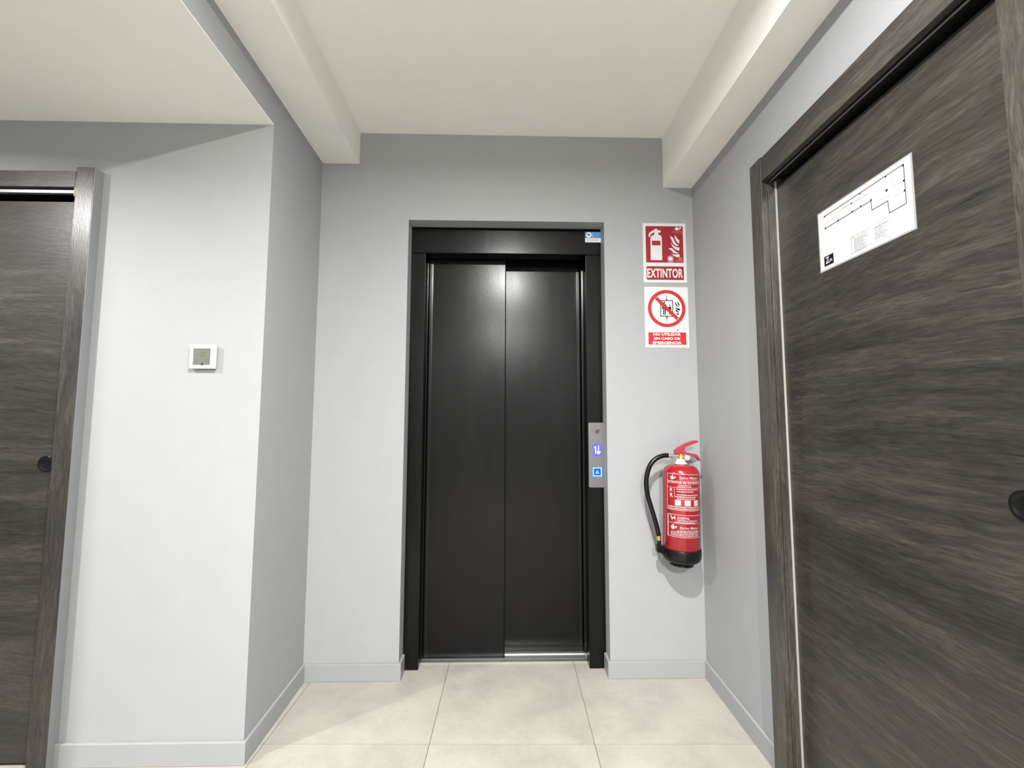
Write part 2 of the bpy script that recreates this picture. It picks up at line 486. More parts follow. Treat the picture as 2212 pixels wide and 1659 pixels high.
# ------------------------------------------------------------------ lift entrance
lift = thing('elevator_door', 'tall black two-panel sliding lift door in a black metal frame', 'elevator door', (0, 0, 0))
FY = 0.075
bx('jamb', M_LIFT, lift, -0.488, -0.4155, FY, 0.150, 0.0, 2.0465, 0.0018)
bx('jamb', M_LIFT, lift, 0.4085, 0.4885, FY, 0.150, 0.0, 2.0465, 0.0018)
bx('header', M_LIFT, lift, -0.488, 0.4885, FY - 0.003, 0.150, 2.0480, 2.1720, 0.0022)
bx('gap_shade_strip', M_VOID, lift, -0.488, 0.4885, FY + 0.004, 0.150, 2.1735, 2.1870)  # black strip painted in for the dark gap above the header
bx('shaft_shade_panel', M_VOID, lift, -0.489, 0.489, 0.29, 0.33, 0.0, 2.187)  # added black panel, stands in for the darkness of the shaft
def lift_part(name, pts):
    bm = bmesh.new(); prism(bm, pts, 0.006, 2.16); link(name, bm, M_LIFT, lift, bevel=0.0008)
# each panel has a slightly raised folded lip along its outer edge
lift_part('door_panel', [(-0.4095, 0.1625), (-0.4030, 0.1620), (-0.3945, 0.1642), (-0.3900, 0.1650), (-0.0055, 0.1650), (-0.0055, 0.198), (-0.4095, 0.198)])
lift_part('door_panel', [(-0.0300, 0.2200), (0.3850, 0.2200), (0.3895, 0.2190), (0.3990, 0.2167), (0.4040, 0.2170), (0.4040, 0.252), (-0.0300, 0.252)])
lift_part('guide_strip', [(-0.4400, 0.1560), (-0.4290, 0.1562), (-0.4150, 0.1592), (-0.4130, 0.1610), (-0.4130, 0.180), (-0.4400, 0.180)])
lift_part('guide_strip', [(0.4075, 0.2130), (0.4095, 0.2110), (0.4235, 0.2080), (0.4340, 0.2078), (0.4340, 0.235), (0.4075, 0.235)])
bm = bmesh.new()
box(bm, -0.4150, 0.4080, 0.128, 0.290, -0.0012, 0.0022)
for y0, y1 in ((0.1285, 0.152), (0.158, 0.163), (0.200, 0.204), (0.2075, 0.2185), (0.255, 0.285)):
    box(bm, -0.4150, 0.4080, y0, y1, 0.0023, 0.0062)
o = link('sill', bm, M_ALU, lift); o['label'] = 'bare aluminium threshold'

bx('seam_shade_strip', M_VOID, lift, -0.0053, -0.0012, 0.1675, 0.1950, 0.008, 2.15)  # added black strip imitating the shadowed seam between the panels

# call panel on the right jamb
cp = thing('call_panel', 'brushed steel lift call panel with blue floor display on the right jamb', 'call panel', (0.4542, FY, 1.0200))
pm = lambda n: (lambda x, z: (x, -0.0082 - n * 0.0002, z))
bm = bmesh.new()
pts = []
for cx, cz, a0 in ((0.0335, -0.1525, -90), (0.0335, 0.1525, 0), (-0.0335, 0.1525, 90), (-0.0335, -0.1525, 180)):
    for k in range(6):
        a = math.radians(a0 + 18 * k); pts.append((cx + 0.0075 * math.cos(a), cz + 0.0075 * math.sin(a)))
xz_prism(bm, pts, -0.008, 0.0)
link('faceplate', bm, M_STEEL, cp, bevel=0.0)
emb = Print()
for a in ((-0.009, -0.008, -0.0012, 0.008), (-0.0012, 0.008, 0.0145, 0.008), (0.0145, 0.008, 0.0075, -0.008), (0.001, 0.006, 0.0085, -0.007), (-0.003, -0.008, 0.002, 0.001), (0.002, 0.001, 0.005, -0.008)):
    emb.line(a[0], a[1] + 0.1163, a[2], a[3] + 0.1163, 0.0022)
emb.build('emblem', M_INK, cp, pm(1))
Print().rect(-0.0213, -0.0078, 0.0245, 0.0542).build('display', M_DISP, cp, pm(1), 'glowing blue floor display')
dg = Print()
dg.poly([(-0.0085, 0.0060), (-0.0035, 0.0060), (-0.0035, 0.0420), (-0.0070, 0.0420), (-0.0150, 0.0370), (-0.0150, 0.0330), (-0.0085, 0.0350)])
dg.rect(0.0060, 0.0140, 0.0105, 0.0460)
dg.poly([(0.0083, 0.0010), (0.0195, 0.0160), (0.0150, 0.0185), (0.0083, 0.0115), (0.0016, 0.0185), (-0.0020, 0.0160)])
dg.build('floor_number', M_DISPW, cp, pm(2), 'white figure 1 and down arrow')
Print().rrect(-0.0240, -0.1085, 0.0255, -0.0585, 0.003).build('button_halo', M_BTNH, cp, pm(1))
bt = Print().rect(-0.0205, -0.1045, 0.0220, -0.0625).build('button', M_BTN, cp, pm(2), 'lit blue call button')
fr = Print()
fr.rect(-0.0205, -0.1045, 0.0220, -0.1010).rect(-0.0205, -0.0660, 0.0220, -0.0625).rect(-0.0205, -0.1010, -0.0170, -0.0660).rect(0.0185, -0.1010, 0.0220, -0.0660)
for a in ((-0.0070, -0.0905, 0.0080, -0.0905), (-0.0070, -0.0905, 0.0005, -0.0765), (0.0080, -0.0905, 0.0005, -0.0765)):
    fr.line(*a, 0.0024)
fr.build('button_ring', M_BTNR, cp, pm(3))

# service sticker on the header
st = thing('sticker', 'small blue and white service sticker at the right end of the black lift header', 'sticker', (0.4518, FY - 0.0032, 2.1412))
sm = lambda n: (lambda x, z: (x, -0.0004 - n * 0.0002, z))
bm = bmesh.new(); box(bm, -0.0443, 0.0443, -0.0005, 0.0, -0.0280, 0.0280); link('backing', bm, M_SIGNW, st)
Print().rect(-0.0443, -0.0055, 0.0443, 0.0280).build('blue_field', M_BLUE, st, sm(1))
Print().disc(-0.0245, 0.0115, 0.0150).build('emblem_disc', M_SIGNW, st, sm(2))
e2 = Print()
for a in ((-0.0325, 0.0095, -0.0265, 0.0180), (-0.0265, 0.0180, -0.0200, 0.0100), (-0.0270, 0.0100, -0.0230, 0.0145), (-0.0240, 0.0100, -0.0195, 0.0100)): e2.line(*a, 0.0028)
e2.build('emblem', M_INK, st, sm(3))
th = Print().rect(-0.0060, 0.0010, -0.0030, 0.0235); th.disc(-0.0040, 0.0010, 0.0034)
th.build('thermometer_mark', M_CYAN, st, sm(2))
ln = Print()
for z, a, b in ((0.0190, 0.003, 0.037), (0.0095, 0.002, 0.037), (-0.0002, 0.002, 0.024)): ln.rect(a, z - 0.0019, b, z + 0.0019)
ln.build('print_lines', M_LBLUE, st, sm(2))
Print().text('902 107 298', -0.0370, -0.0205, 0.0215, -0.0120, 0.01).build('phone_number', M_GREYI, st, sm(2))

# ------------------------------------------------------------------ wooden sliding doors
def wooden_door(name, label, loc, ang, W, out, stile, prot, leaf_y, zh0, zh1, ztop, head_y, rail, knob_x, knob_z, recess_side):
    d = thing(name, label, 'door', loc, ang, kind='structure')
    a, b = stile, W - stile
    # two vertical stiles of the casing
    for s, (x0, x1) in enumerate(((0.0, a), (b, W))):
        bx('casing_stile', M_WOODV, d, x0, x1, -prot - 0.002, -0.0004, 0.0004, ztop, 0.0015)
        j0, j1 = ((a - 0.03, a + 0.003) if s == 0 else (b - 0.003, b + 0.03))
        bx('jamb', M_WOODV, d, j0, j1, 0.0, 0.11, 0.0004, zh0 + 0.01, 0.001)
        if name == 'door_1':
            e0, e1 = ((-0.0015, -0.0001) if s == 0 else (W + 0.0001, W + 0.0015))
            bx('casing_edge', M_EDGE, d, e0, e1, -prot - 0.001, -0.0004, 0.0004, ztop - 0.001, 0)
    bx('casing_header', M_WOODH2, d, a + 0.0006, b - (0.0090 if name == 'door_1' else 0.0006), head_y, 0.0 - 0.0004, zh0, zh1, 0.0015)
    bx('head_lining', M_BLACK, d, a + 0.004, b - 0.004, 0.0, 0.11, zh0 + 0.012, zh0 + 0.030)
    r0, r1, ry0, ry1 = rail
    o = bx('track_rail', M_ALU, d, a + 0.006, b - 0.006, ry0, ry1, r0, r1, 0.0008); o['label'] = 'pale metal sliding track'
    bx('recess_shade_panel', M_VOID, d, a - 0.03, b + 0.03, 0.115, 0.13, 0.0004, zh0 + 0.03)  # black panel gives the recess behind the leaf its shade by colour
    o = bx('door_leaf', M_WOODH, d, a - 0.020 if recess_side else a + 0.0045, b + 0.02 if recess_side else b - 0.0045, leaf_y, leaf_y + 0.035, 0.010, 2.030 if name == 'door_2' else 2.0195, 0.001)
    # round black flush pull with a dished centre
    bm = bmesh.new()
    R = 0.0290
    lathe(bm, [(R, 0.0), (R, 0.0022), (R - 0.002, 0.0034), (R - 0.0055, 0.0034), (R - 0.0075, 0.0018), (R * 0.45, 0.0006), (0, 0.0004)], 48,
          Matrix.Translation((knob_x, leaf_y - 0.0002, knob_z)) @ Matrix.Rotation(PI / 2, 4, 'X'))
    o = link('flush_pull', bm, M_RUB, d, smooth=True); o['label'] = 'round black recessed door pull'
    return d

d1 = wooden_door('door_1', 'grey-brown wooden sliding door at the left edge of the picture', (-2.4303, YA, 0), 0.0,
                 0.878, None, 0.0660, 0.0350, 0.0015, 2.0620, 2.1240, 2.1365, -0.0300, (2.0440, 2.0560, -0.018, -0.003), 0.7545, 1.0310, False)
bx('bracket', M_BEIGE, d1, 0.7990, 0.8090, -0.0285, -0.001, 2.028, 2.100, 0.001)
angR = math.atan2(-1, -0.0188)
d2 = wooden_door('door_2', 'large grey-brown wooden door with a floor plan on it, right of the lift', (XR(-0.557), -0.557, 0), angR,
                 0.885, None, 0.0690, 0.0200, 0.0300, 2.0530, 2.1400, 2.1440, -0.0200, (2.0480, 2.0515, 0.004, 0.009), 0.7520, 1.0425, True)
o = bx('brush_seal', M_SEAL, d2, 0.0726, 0.0752, 0.0235, 0.0298, 0.004, 2.05); o['label'] = 'thin pale seal strip'

# laminated evacuation plan on the right door
ORI = Vector((XR(-0.557), -0.557, 0)); ux = Vector((math.cos(angR), math.sin(angR), 0)); uy = Vector((-ux.y, ux.x, 0))
PW, PH = 0.3070, 0.1800
p0 = ORI + ux * 0.2705 + uy * 0.0298 + Vector((0, 0, 1.6500))
plan = thing('evacuation_plan', 'white laminated floor plan sheet taped on the dark wooden door', 'floor plan', p0, angR)
bm = bmesh.new(); box(bm, -0.004, PW + 0.005, -0.0006, -0.0001, -0.004, PH + 0.004); link('laminate', bm, M_LAM, plan)
bm = bmesh.new(); box(bm, 0, PW, -0.0010, -0.0007, 0, PH); link('paper', bm, M_PAPER, plan)
pp = lambda n: (lambda x, z: (x, -0.0011 - n * 0.0002, z))
A = lambda pts: [(u * PW, v * PH) for u, v in pts]
ol = A([(0.0832, 0.9055), (0.9455, 0.93), (0.9475, 0.3799), (0.7944, 0.3744), (0.7878, 0.5559), (0.6302, 0.5554), (0.6287, 0.7029), (0.0845, 0.6944)])
pr = Print()
for i, (a, b) in enumerate(zip(ol, ol[1:])): pr.line(*a, *b, 0.0019)
for u, v in A([(0.9414, 0.9153), (0.7818, 0.9169), (0.5175, 0.9099), (0.5197, 0.7079), (0.424, 0.7071), (0.2538, 0.7035), (0.6291, 0.7109), (0.9386, 0.7051), (0.9404, 0.5662), (0.0861, 0.9004), (0.0878, 0.696)]):
    pr.rect(u - 0.0022, v - 0.0026, u + 0.0022, v + 0.0026)
pr.rect(0.421 * PW - 0.002, 0.8414 * PH - 0.0024, 0.421 * PW + 0.002, 0.8414 * PH + 0.0024)
pr.rect(0.7838 * PW - 0.003, 0.7138 * PH - 0.003, 0.7838 * PW + 0.003, 0.7138 * PH + 0.003)
pr.build('plan_outline', M_INK, plan, pp(1))
thn = A([(0.7699, 0.9053), (0.7701, 0.7435), (0.8374, 0.9087), (0.8395, 0.7141), (0.8392, 0.7086), (0.9383, 0.6998), (0.8707, 0.6852), (0.8727, 0.5717), (0.84, 0.567), (0.9402, 0.5609), (0.6908, 0.7923), (0.6955, 0.6357), (0.6955, 0.6357), (0.7908, 0.6217), (0.7949, 0.6295), (0.8148, 0.5778), (0.3091, 0.8531), (0.6029, 0.8238), (0.1715, 0.8879), (0.178, 0.8029), (0.771, 0.8464), (0.8007, 0.8356)])
strokes(thn, 0.0007).build('plan_partitions', M_GREYI, plan, pp(1))
fa = A([(0.0934, 0.7755), (0.6668, 0.7904), (0.1881, 0.8350), (0.6236, 0.8420), (0.2350, 0.90), (0.2350, 0.86), (0.335, 0.90), (0.335, 0.86), (0.60, 0.90), (0.60, 0.86)])
strokes(fa, 0.0005).build('plan_corridor_lines', M_LGREYI, plan, pp(1))
lg = Print(); q = A([(0.3796, 0.328), (0.8031, 0.3222), (0.8023, 0.0645), (0.3812, 0.0587)])
for a, b in zip(q, q[1:] + q[:1]): lg.line(*a, *b, 0.0005)
lg.line(0.38 * PW, 0.285 * PH, 0.803 * PW, 0.280 * PH, 0.0005)
rnd = random.Random(3)
for k in range(10):
    z = (0.262 - 0.0215 * k) * PH
    x = 0.4222 * PW; end = (0.585 - rnd.random() * 0.06) * PW
    while x < end:
        L_ = 0.004 + rnd.random() * 0.009; lg.rect(x, z - 0.0008, min(x + L_, end), z + 0.0008); x += L_ + 0.0014
    if k < 9:
        x = 0.645 * PW; end = (0.775 - rnd.random() * 0.06) * PW
        while x < end:
            L_ = 0.004 + rnd.random() * 0.009; lg.rect(x, z - 0.0008 + 0.002, min(x + L_, end), z + 0.0008 + 0.002); x += L_ + 0.0014
    lg.rect(0.392 * PW, z - 0.0009, 0.400 * PW, z + 0.0009)
for x0, x1 in ((0.385, 0.44), (0.46, 0.485), (0.50, 0.56)): lg.rect(x0 * PW, 0.304 * PH - 0.0007, x1 * PW, 0.304 * PH + 0.0007)
lg.build('plan_legend', M_GREYI, plan, pp(1))
Print().rect(0.051 * PW, 0.056 * PH, 0.1722 * PW, 0.2225 * PH).build('logo_square', M_INK, plan, pp(1))
lt = Print().text('Z', 0.0700 * PW, 0.094 * PH, 0.1160 * PW, 0.201 * PH, 0.02)
lt.text('UR', 0.1077 * PW, 0.101 * PH, 0.1569 * PW, 0.147 * PH, 0.01)
lt.build('logo_lettering', M_PAPER, plan, pp(2))

# ------------------------------------------------------------------ safety signs on the back wall
W1, H1 = 0.2185, 0.3065
s1 = thing('fire_extinguisher_sign', 'red and white sign with extinguisher and flames reading EXTINTOR', 'sign', (0.6853, -0.0004, 1.8800))
bm = bmesh.new(); box(bm, 0, W1, -0.0012, 0.0, 0, H1); link('board', bm, M_SIGNW, s1)
sp = lambda n: (lambda x, z: (x, -0.0012 - n * 0.00025, z))
B = lambda pts: [(u * W1, v * H1) for u, v in pts]
pa = Print().rrect(0.066 * W1, 0.333 * H1, 0.934 * W1, 0.949 * H1, 0.0045)
pa.rrect(0.069 * W1, 0.044 * H1, 0.931 * W1, 0.270 * H1, 0.0045)
pa.build('red_panel', M_SRED, s1, sp(1))
Print().poly(B([(0.1727, 0.3719), (0.4388, 0.3739), (0.4409, 0.7576), (0.4223, 0.7857), (0.374, 0.8028), (0.3597, 0.8133), (0.3604, 0.8381), (0.4141, 0.8388), (0.4202, 0.8779), (0.3421, 0.8783), (0.3379, 0.9017), (0.2677, 0.9008), (0.267, 0.8773), (0.2299, 0.874), (0.1905, 0.8537), (0.1411, 0.8212), (0.1356, 0.7611), (0.1637, 0.76), (0.1794, 0.804), (0.2436, 0.8402), (0.2698, 0.837), (0.2689, 0.8051), (0.2276, 0.7905), (0.1882, 0.7688), (0.1758, 0.7404)])).build('extinguisher_symbol', M_SIGNW, s1, sp(2))
Print().rect(0.2065 * W1, 0.622 * H1, 0.405 * W1, 0.700 * H1).build('symbol_window', M_SRED, s1, sp(3))
fl = Print()
for k in ([(0.748, 0.8038), (0.7696, 0.7756), (0.8074, 0.7334), (0.8459, 0.7126), (0.8437, 0.6523), (0.8004, 0.6766), (0.7624, 0.7116), (0.7423, 0.754)],
          [(0.6323, 0.7797), (0.6761, 0.771), (0.7096, 0.7465), (0.7324, 0.6971), (0.7702, 0.655), (0.8398, 0.626), (0.7786, 0.6162), (0.7302, 0.6334), (0.6922, 0.6684), (0.6692, 0.7106)],
          [(0.6487, 0.6835), (0.6814, 0.6399), (0.7294, 0.6121), (0.7779, 0.5971), (0.8415, 0.592), (0.8424, 0.5355), (0.7761, 0.5476), (0.7184, 0.5753), (0.6709, 0.6186)],
          [(0.589, 0.5649), (0.6403, 0.5816), (0.6792, 0.5749), (0.7268, 0.538), (0.7749, 0.5123), (0.8399, 0.4966), (0.774, 0.4869), (0.7155, 0.4934), (0.6724, 0.5198), (0.6442, 0.5513), (0.6198, 0.5532)],
          [(0.6473, 0.4985), (0.6953, 0.4742), (0.7538, 0.4698), (0.8422, 0.4776), (0.8423, 0.4283), (0.7718, 0.4277), (0.7041, 0.4483)]):
    fl.poly(B(k))
fl.build('flame_symbol', M_SIGNW, s1, sp(2))
Print().disc(0.792 * W1, 0.907 * H1, 0.0092).build('maker_logo', M_SIGNW, s1, sp(2.5))
lo = Print().poly(B([(0.8324, 0.8797), (0.8958, 0.9141), (0.8888, 0.9376), (0.8572, 0.9372), (0.8463, 0.9084)]))
lo.build('maker_logo_horn', M_SIGNW, s1, sp(2))
mk = Print().text('Bareo Mateo', 0.702 * W1, 0.8455 * H1, 0.915 * W1, 0.870 * H1, 0.012)
mk.text('EXTINTORES', 0.752 * W1, 0.8225 * H1, 0.910 * W1, 0.836 * H1, 0.01)
mk.build('maker_name', M_PINK, s1, sp(2))
mk = Print()
mk.disc(0.860 * W1, 0.4055 * H1, 0.0125, 24, 0.0042)
mk.build('certificate_mark', M_PINK, s1, sp(2))
for q_ in ((0.742, 0.368, 0.921, 0.380), (0.767, 0.348, 0.911, 0.359)):
    Print().rect(q_[0] * W1, q_[1] * H1, q_[2] * W1, q_[3] * H1).build('print_line', M_PINK, s1, sp(2))
Print().ring(0.6313 * W1, 0.400 * H1, 0.0125, 0.0175, 40).build('seal_ring', M_PINK, s1, sp(2))
Print().rect(0.566 * W1, 0.336 * H1, 0.698 * W1, 0.362 * H1).build('seal_base', M_PINK, s1, sp(1.5))
Print().disc(0.6313 * W1, 0.400 * H1, 0.0110).build('seal_symbol', M_SIGNW, s1, sp(2))
Print().text('EXTINTOR', 0.085 * W1, 0.0770 * H1, 0.908 * W1, 0.2330 * H1, 0.028, 1.04).build('lettering', M_SIGNW, s1, sp(2))

W2, H2 = 0.2185, 0.3060
s2 = thing('no_elevator_sign', 'white sign with red crossed circle reading NO UTILIZAR EN CASO DE EMERGENCIA', 'sign', (0.6872, -0.0004, 1.5512))
bm = bmesh.new(); box(bm, 0, W2, -0.0012, 0.0, 0, H2); link('board', bm, M_SIGNW, s2)
C = lambda pts: [(u * W2, v * H2) for u, v in pts]
cx, cz = 0.5039 * W2, 0.6422 * H2
bk = Print()
bo = C([(0.3545, 0.5085), (0.6495, 0.5082), (0.6513, 0.7813), (0.3572, 0.7793)])
ins = [(bo[0][0] + 0.002, bo[0][1] + 0.002), (bo[1][0] - 0.002, bo[1][1] + 0.002), (bo[2][0] - 0.002, bo[2][1] - 0.002), (bo[3][0] + 0.002, bo[3][1] - 0.002)]
for a, b in zip(ins, ins[1:] + ins[:1]): bk.line(*a, *b, 0.0038)
for k in ([(0.5114, 0.8615), (0.5017, 0.8615), (0.4991, 0.8057), (0.4835, 0.7848), (0.5272, 0.7848), (0.5107, 0.8057)],
          [(0.4801, 0.5056), (0.4887, 0.4827), (0.4982, 0.4793), (0.5005, 0.4274), (0.5063, 0.4274), (0.5128, 0.4827), (0.5304, 0.5055)],
          [(0.4124, 0.7152), (0.4899, 0.7152), (0.5032, 0.6873), (0.486, 0.6318), (0.4738, 0.5361), (0.4525, 0.5361), (0.457, 0.6318), (0.4444, 0.6318), (0.4399, 0.5361), (0.4186, 0.5361), (0.4244, 0.6596), (0.4084, 0.6284), (0.3939, 0.6284), (0.3966, 0.6874)],
          [(0.5461, 0.6734), (0.6043, 0.6734), (0.6106, 0.6039), (0.5957, 0.597), (0.593, 0.5415), (0.5737, 0.5415), (0.576, 0.59), (0.5669, 0.5415), (0.5543, 0.5415), (0.5587, 0.6317), (0.5441, 0.6317)],
          [(0.6907, 0.7534), (0.7191, 0.7394), (0.7416, 0.7046), (0.7834, 0.6677), (0.7403, 0.6788), (0.7106, 0.7046)],
          [(0.7541, 0.7603), (0.7865, 0.7289), (0.8087, 0.6872), (0.78, 0.6955), (0.7572, 0.7255)],
          [(0.69, 0.6817), (0.7292, 0.651), (0.811, 0.6385), (0.8066, 0.6093), (0.7517, 0.6163), (0.7189, 0.6385)],
          [(0.687, 0.6212), (0.7372, 0.6163), (0.7605, 0.5968), (0.7937, 0.5829), (0.7692, 0.5774), (0.7262, 0.5899)],
          [(0.6943, 0.5726), (0.7343, 0.5587), (0.7898, 0.5635), (0.7719, 0.5365), (0.7335, 0.5427)]):
    bk.poly(C(k))
bk.disc(0.4523 * W2, 0.7396 * H2, 0.0044, 20); bk.disc(0.5733 * W2, 0.6943 * H2, 0.0033, 20)
bk.build('elevator_symbol', M_INK, s2, sp(1))
rr = Print().ring(cx, cz, 0.0770, 0.0943, 96)
rr.poly(C([(0.2919, 0.8372), (0.7746, 0.4928), (0.7193, 0.4513), (0.232, 0.7989)]))
rr.build('prohibition_ring', M_SRED2, s2, sp(2))
Print().rect(0.070 * W2, 0.0478 * H2, 0.9355 * W2, 0.249 * H2).build('red_band', M_SRED2, s2, sp(1))
Print().rect(0.717 * W2, 0.272 * H2, 0.760 * W2, 0.306 * H2).build('imprint_square', M_PINK, s2, sp(1))
im = Print().rect(0.765 * W2, 0.318 * H2, 0.938 * W2, 0.323 * H2)
for k in range(3): im.rect(0.895 * W2, (0.290 + 0.009 * k) * H2, 0.937 * W2, (0.295 + 0.009 * k) * H2)
im.build('imprint', M_PINKL, s2, sp(1))
tx = Print().text('NO UTILIZAR', 0.181 * W2, 0.1940 * H2, 0.814 * W2, 0.2385 * H2, 0.045)
tx.text('EN CASO DE', 0.200 * W2, 0.1284 * H2, 0.797 * W2, 0.1690 * H2, 0.045)
tx.text('EMERGENCIA', 0.166 * W2, 0.0562 * H2, 0.829 * W2, 0.1008 * H2, 0.045)
tx.build('lettering', M_SIGNW, s2, sp(2))

# ------------------------------------------------------------------ thermostat
tm = thing('thermostat', 'small white square thermostat with grey screen on the left wall', 'thermostat', (-1.1275, YA, 1.4250))
bx('wall_box', M_WHITE, tm, -0.034, 0.034, -0.008, -0.0002, -0.032, 0.032, 0.001)
bx('front_plate', M_WHITE, tm, -0.0485, 0.0485, -0.017, -0.008, -0.045, 0.045, 0.0022)
bx('screen', M_LCD, tm, -0.0325, 0.0285, -0.0176, -0.0168, -0.031, 0.030)
tmm = lambda x, z: (x, -0.0179, z)
dg = Print().text('27', -0.008, 0.000, 0.014, 0.016, 0.0, shear=0.2)
dg.text('20', -0.024, -0.016, -0.012, -0.009, 0.0)
dg.ring(0.0175, -0.0150, 0.0050, 0.0064, 24)
dg.build('screen_digits', M_LCDD, tm, tmm)
Print().ring(0.0015, -0.0285, 0.0022, 0.0045, 20).rect(0.0275, -0.031, 0.0285, 0.030).rect(-0.0325, 0.0290, 0.0285, 0.030).build('screen_marks', M_INK, tm, tmm)

# ------------------------------------------------------------------ fire extinguisher
ex_ = thing('fire_extinguisher', 'red fire extinguisher with black hose hanging on the wall below the signs', 'fire extinguisher', (0.7970, -0.1000, 0.5520))
ex_.rotation_euler = (0, 0.020, 0)
R = 0.0805
bm = bmesh.new()
prof = [(0, 0.020), (R - 0.012, 0.020), (R, 0.032), (R, 0.398)]
for k in range(1, 9):
    a = k / 8 * PI / 2
    prof.append((0.027 + (R - 0.027) * math.cos(a) ** 0.75, 0.398 + 0.041 * math.sin(a) ** 1.15))
prof += [(0.0265, 0.4440), (0, 0.4440)]
lathe(bm, prof, 72); link('cylinder', bm, M_EXT, ex_, smooth=True)
bm = bmesh.new()
lathe(bm, [(0, 0.0), (0.050, 0.0), (0.052, -0.008), (0.040, -0.010), (0.038, 0.004), (0.070, 0.010), (0.080, 0.020), (0.0845, 0.034), (0.0845, 0.066), (0.0830, 0.0685), (0.0808, 0.0685)], 64)
o = link('foot_boot', bm, M_RUB, ex_, smooth=True); o['label'] = 'black rubber base cup'
bm = bmesh.new()
xz_prism(bm, [(-0.115, 0.046), (-0.115, 0.076), (-0.098, 0.078), (-0.090, 0.070), (-0.070, 0.067), (-0.070, 0.018), (-0.080, 0.024), (-0.094, 0.042)], -0.013, 0.013)
link('hose_clip', bm, M_RUB, ex_, bevel=0.003)
bm = bmesh.new()
lathe(bm, [(0, 0.4400), (0.0280, 0.4400), (0.0285, 0.4440), (0.0250, 0.4480), (0.0205, 0.4530), (0.0190, 0.4640), (0, 0.4640)], 40)
o = link('collar', bm, M_WHITE, ex_, smooth=True); o['label'] = 'white plastic neck collar'
bm = bmesh.new()
lathe(bm, [(0, 0.4600), (0.0150, 0.4600), (0.0165, 0.4660), (0.0165, 0.4720), (0.0130, 0.4740), (0.0130, 0.4860), (0, 0.4860)], 12)
box(bm, -0.018, 0.016, -0.0110, 0.0110, 0.4715, 0.4850)
link('valve', bm, M_BRASS, ex_, bevel=0.001)
cvt = lambda pts: [(-0.1519 + 0.0001257 * a, 0.5741 - 0.0001257 * b) for a, b in pts]
bm = bmesh.new()
xz_prism(bm, cvt([(985, 560), (1110, 455), (1300, 345), (1480, 260), (1720, 185), (1840, 200), (1835, 245), (1700, 300), (1360, 440), (1340, 545), (1180, 520), (1000, 600)]), -0.0095, 0.0095)
o = link('squeeze_lever', bm, M_LEVER, ex_, bevel=0.0012); o['label'] = 'red upper squeeze lever'
bm = bmesh.new()
xz_prism(bm, cvt([(985, 575), (1160, 485), (1260, 520), (1350, 590), (1430, 630), (1740, 690), (1825, 730), (1870, 840), (1940, 895), (1890, 925), (1760, 800), (1640, 765), (1400, 705), (1250, 695), (1230, 700), (1000, 690)]), -0.0125, 0.0125)
o = link('carry_handle', bm, M_LEVER, ex_, bevel=0.0012); o['label'] = 'red lower carrying handle'
bm = bmesh.new()
Mg = Matrix.Translation((0.0235, -0.0125, 0.4700)) @ Matrix.Rotation(PI / 2, 4, 'X')
lathe(bm, [(0.0040, -0.010), (0.0040, 0.0), (0.0112, 0.0), (0.0118, 0.004), (0.0112, 0.0085), (0.0100, 0.0092), (0, 0.0092)], 32, Mg)
g = link('pressure_gauge', bm, M_WHITE, ex_, smooth=True); g['label'] = 'small white pressure gauge'
gp = Print().rect(-0.0045 + 0.0235, 0.4753, 0.0040 + 0.0235, 0.4766).disc(0.0225, 0.4660, 0.0020, 12)
gp.build('gauge_marks', M_INK, g, lambda x, z: (x, -0.0220, z))
hose = [(-0.058, 0.0, 0.4780), (-0.070, 0.0, 0.4790), (-0.098, 0.0, 0.4720), (-0.122, 0.0, 0.4570), (-0.1415, 0.0, 0.4340), (-0.1545, 0.0, 0.3980), (-0.1610, -0.001, 0.3540), (-0.1560, -0.003, 0.3000),
        (-0.1440, -0.005, 0.2560), (-0.1315, -0.006, 0.2150), (-0.1165, -0.006, 0.1640), (-0.1060, -0.005, 0.1190)]
bm = bmesh.new(); tube(bm, hose, 0.0108)
o = link('hose', bm, M_RUB, ex_, smooth=True); o['label'] = 'curved black rubber hose'
bm = bmesh.new(); tube(bm, [(-0.014, 0, 0.4770), (-0.030, 0, 0.4775), (-0.060, 0, 0.4780)], 0.0088)
o = link('hose_ferrule', bm, M_CHROME, ex_, smooth=True)
bm = bmesh.new(); tube(bm, [(-0.1062, -0.005, 0.1200), (-0.1045, -0.004, 0.1080), (-0.1035, -0.003, 0.0960)], 0.0082)
o = link('hose_ferrule', bm, M_BRASS, ex_, smooth=True)
bm = bmesh.new(); tube(bm, [(-0.1035, -0.003, 0.0965), (-0.1025, -0.002, 0.0800), (-0.1020, 0, 0.0560)], 0.0095)
link('nozzle', bm, M_RUB, ex_, smooth=True)
bm = bmesh.new(); box(bm, -0.020, 0.020, 0.088, 0.0990, 0.30, 0.40); box(bm, -0.010, 0.010, R - 0.004, 0.090, 0.345, 0.365)
link('wall_bracket', bm, M_BLACK, ex_)

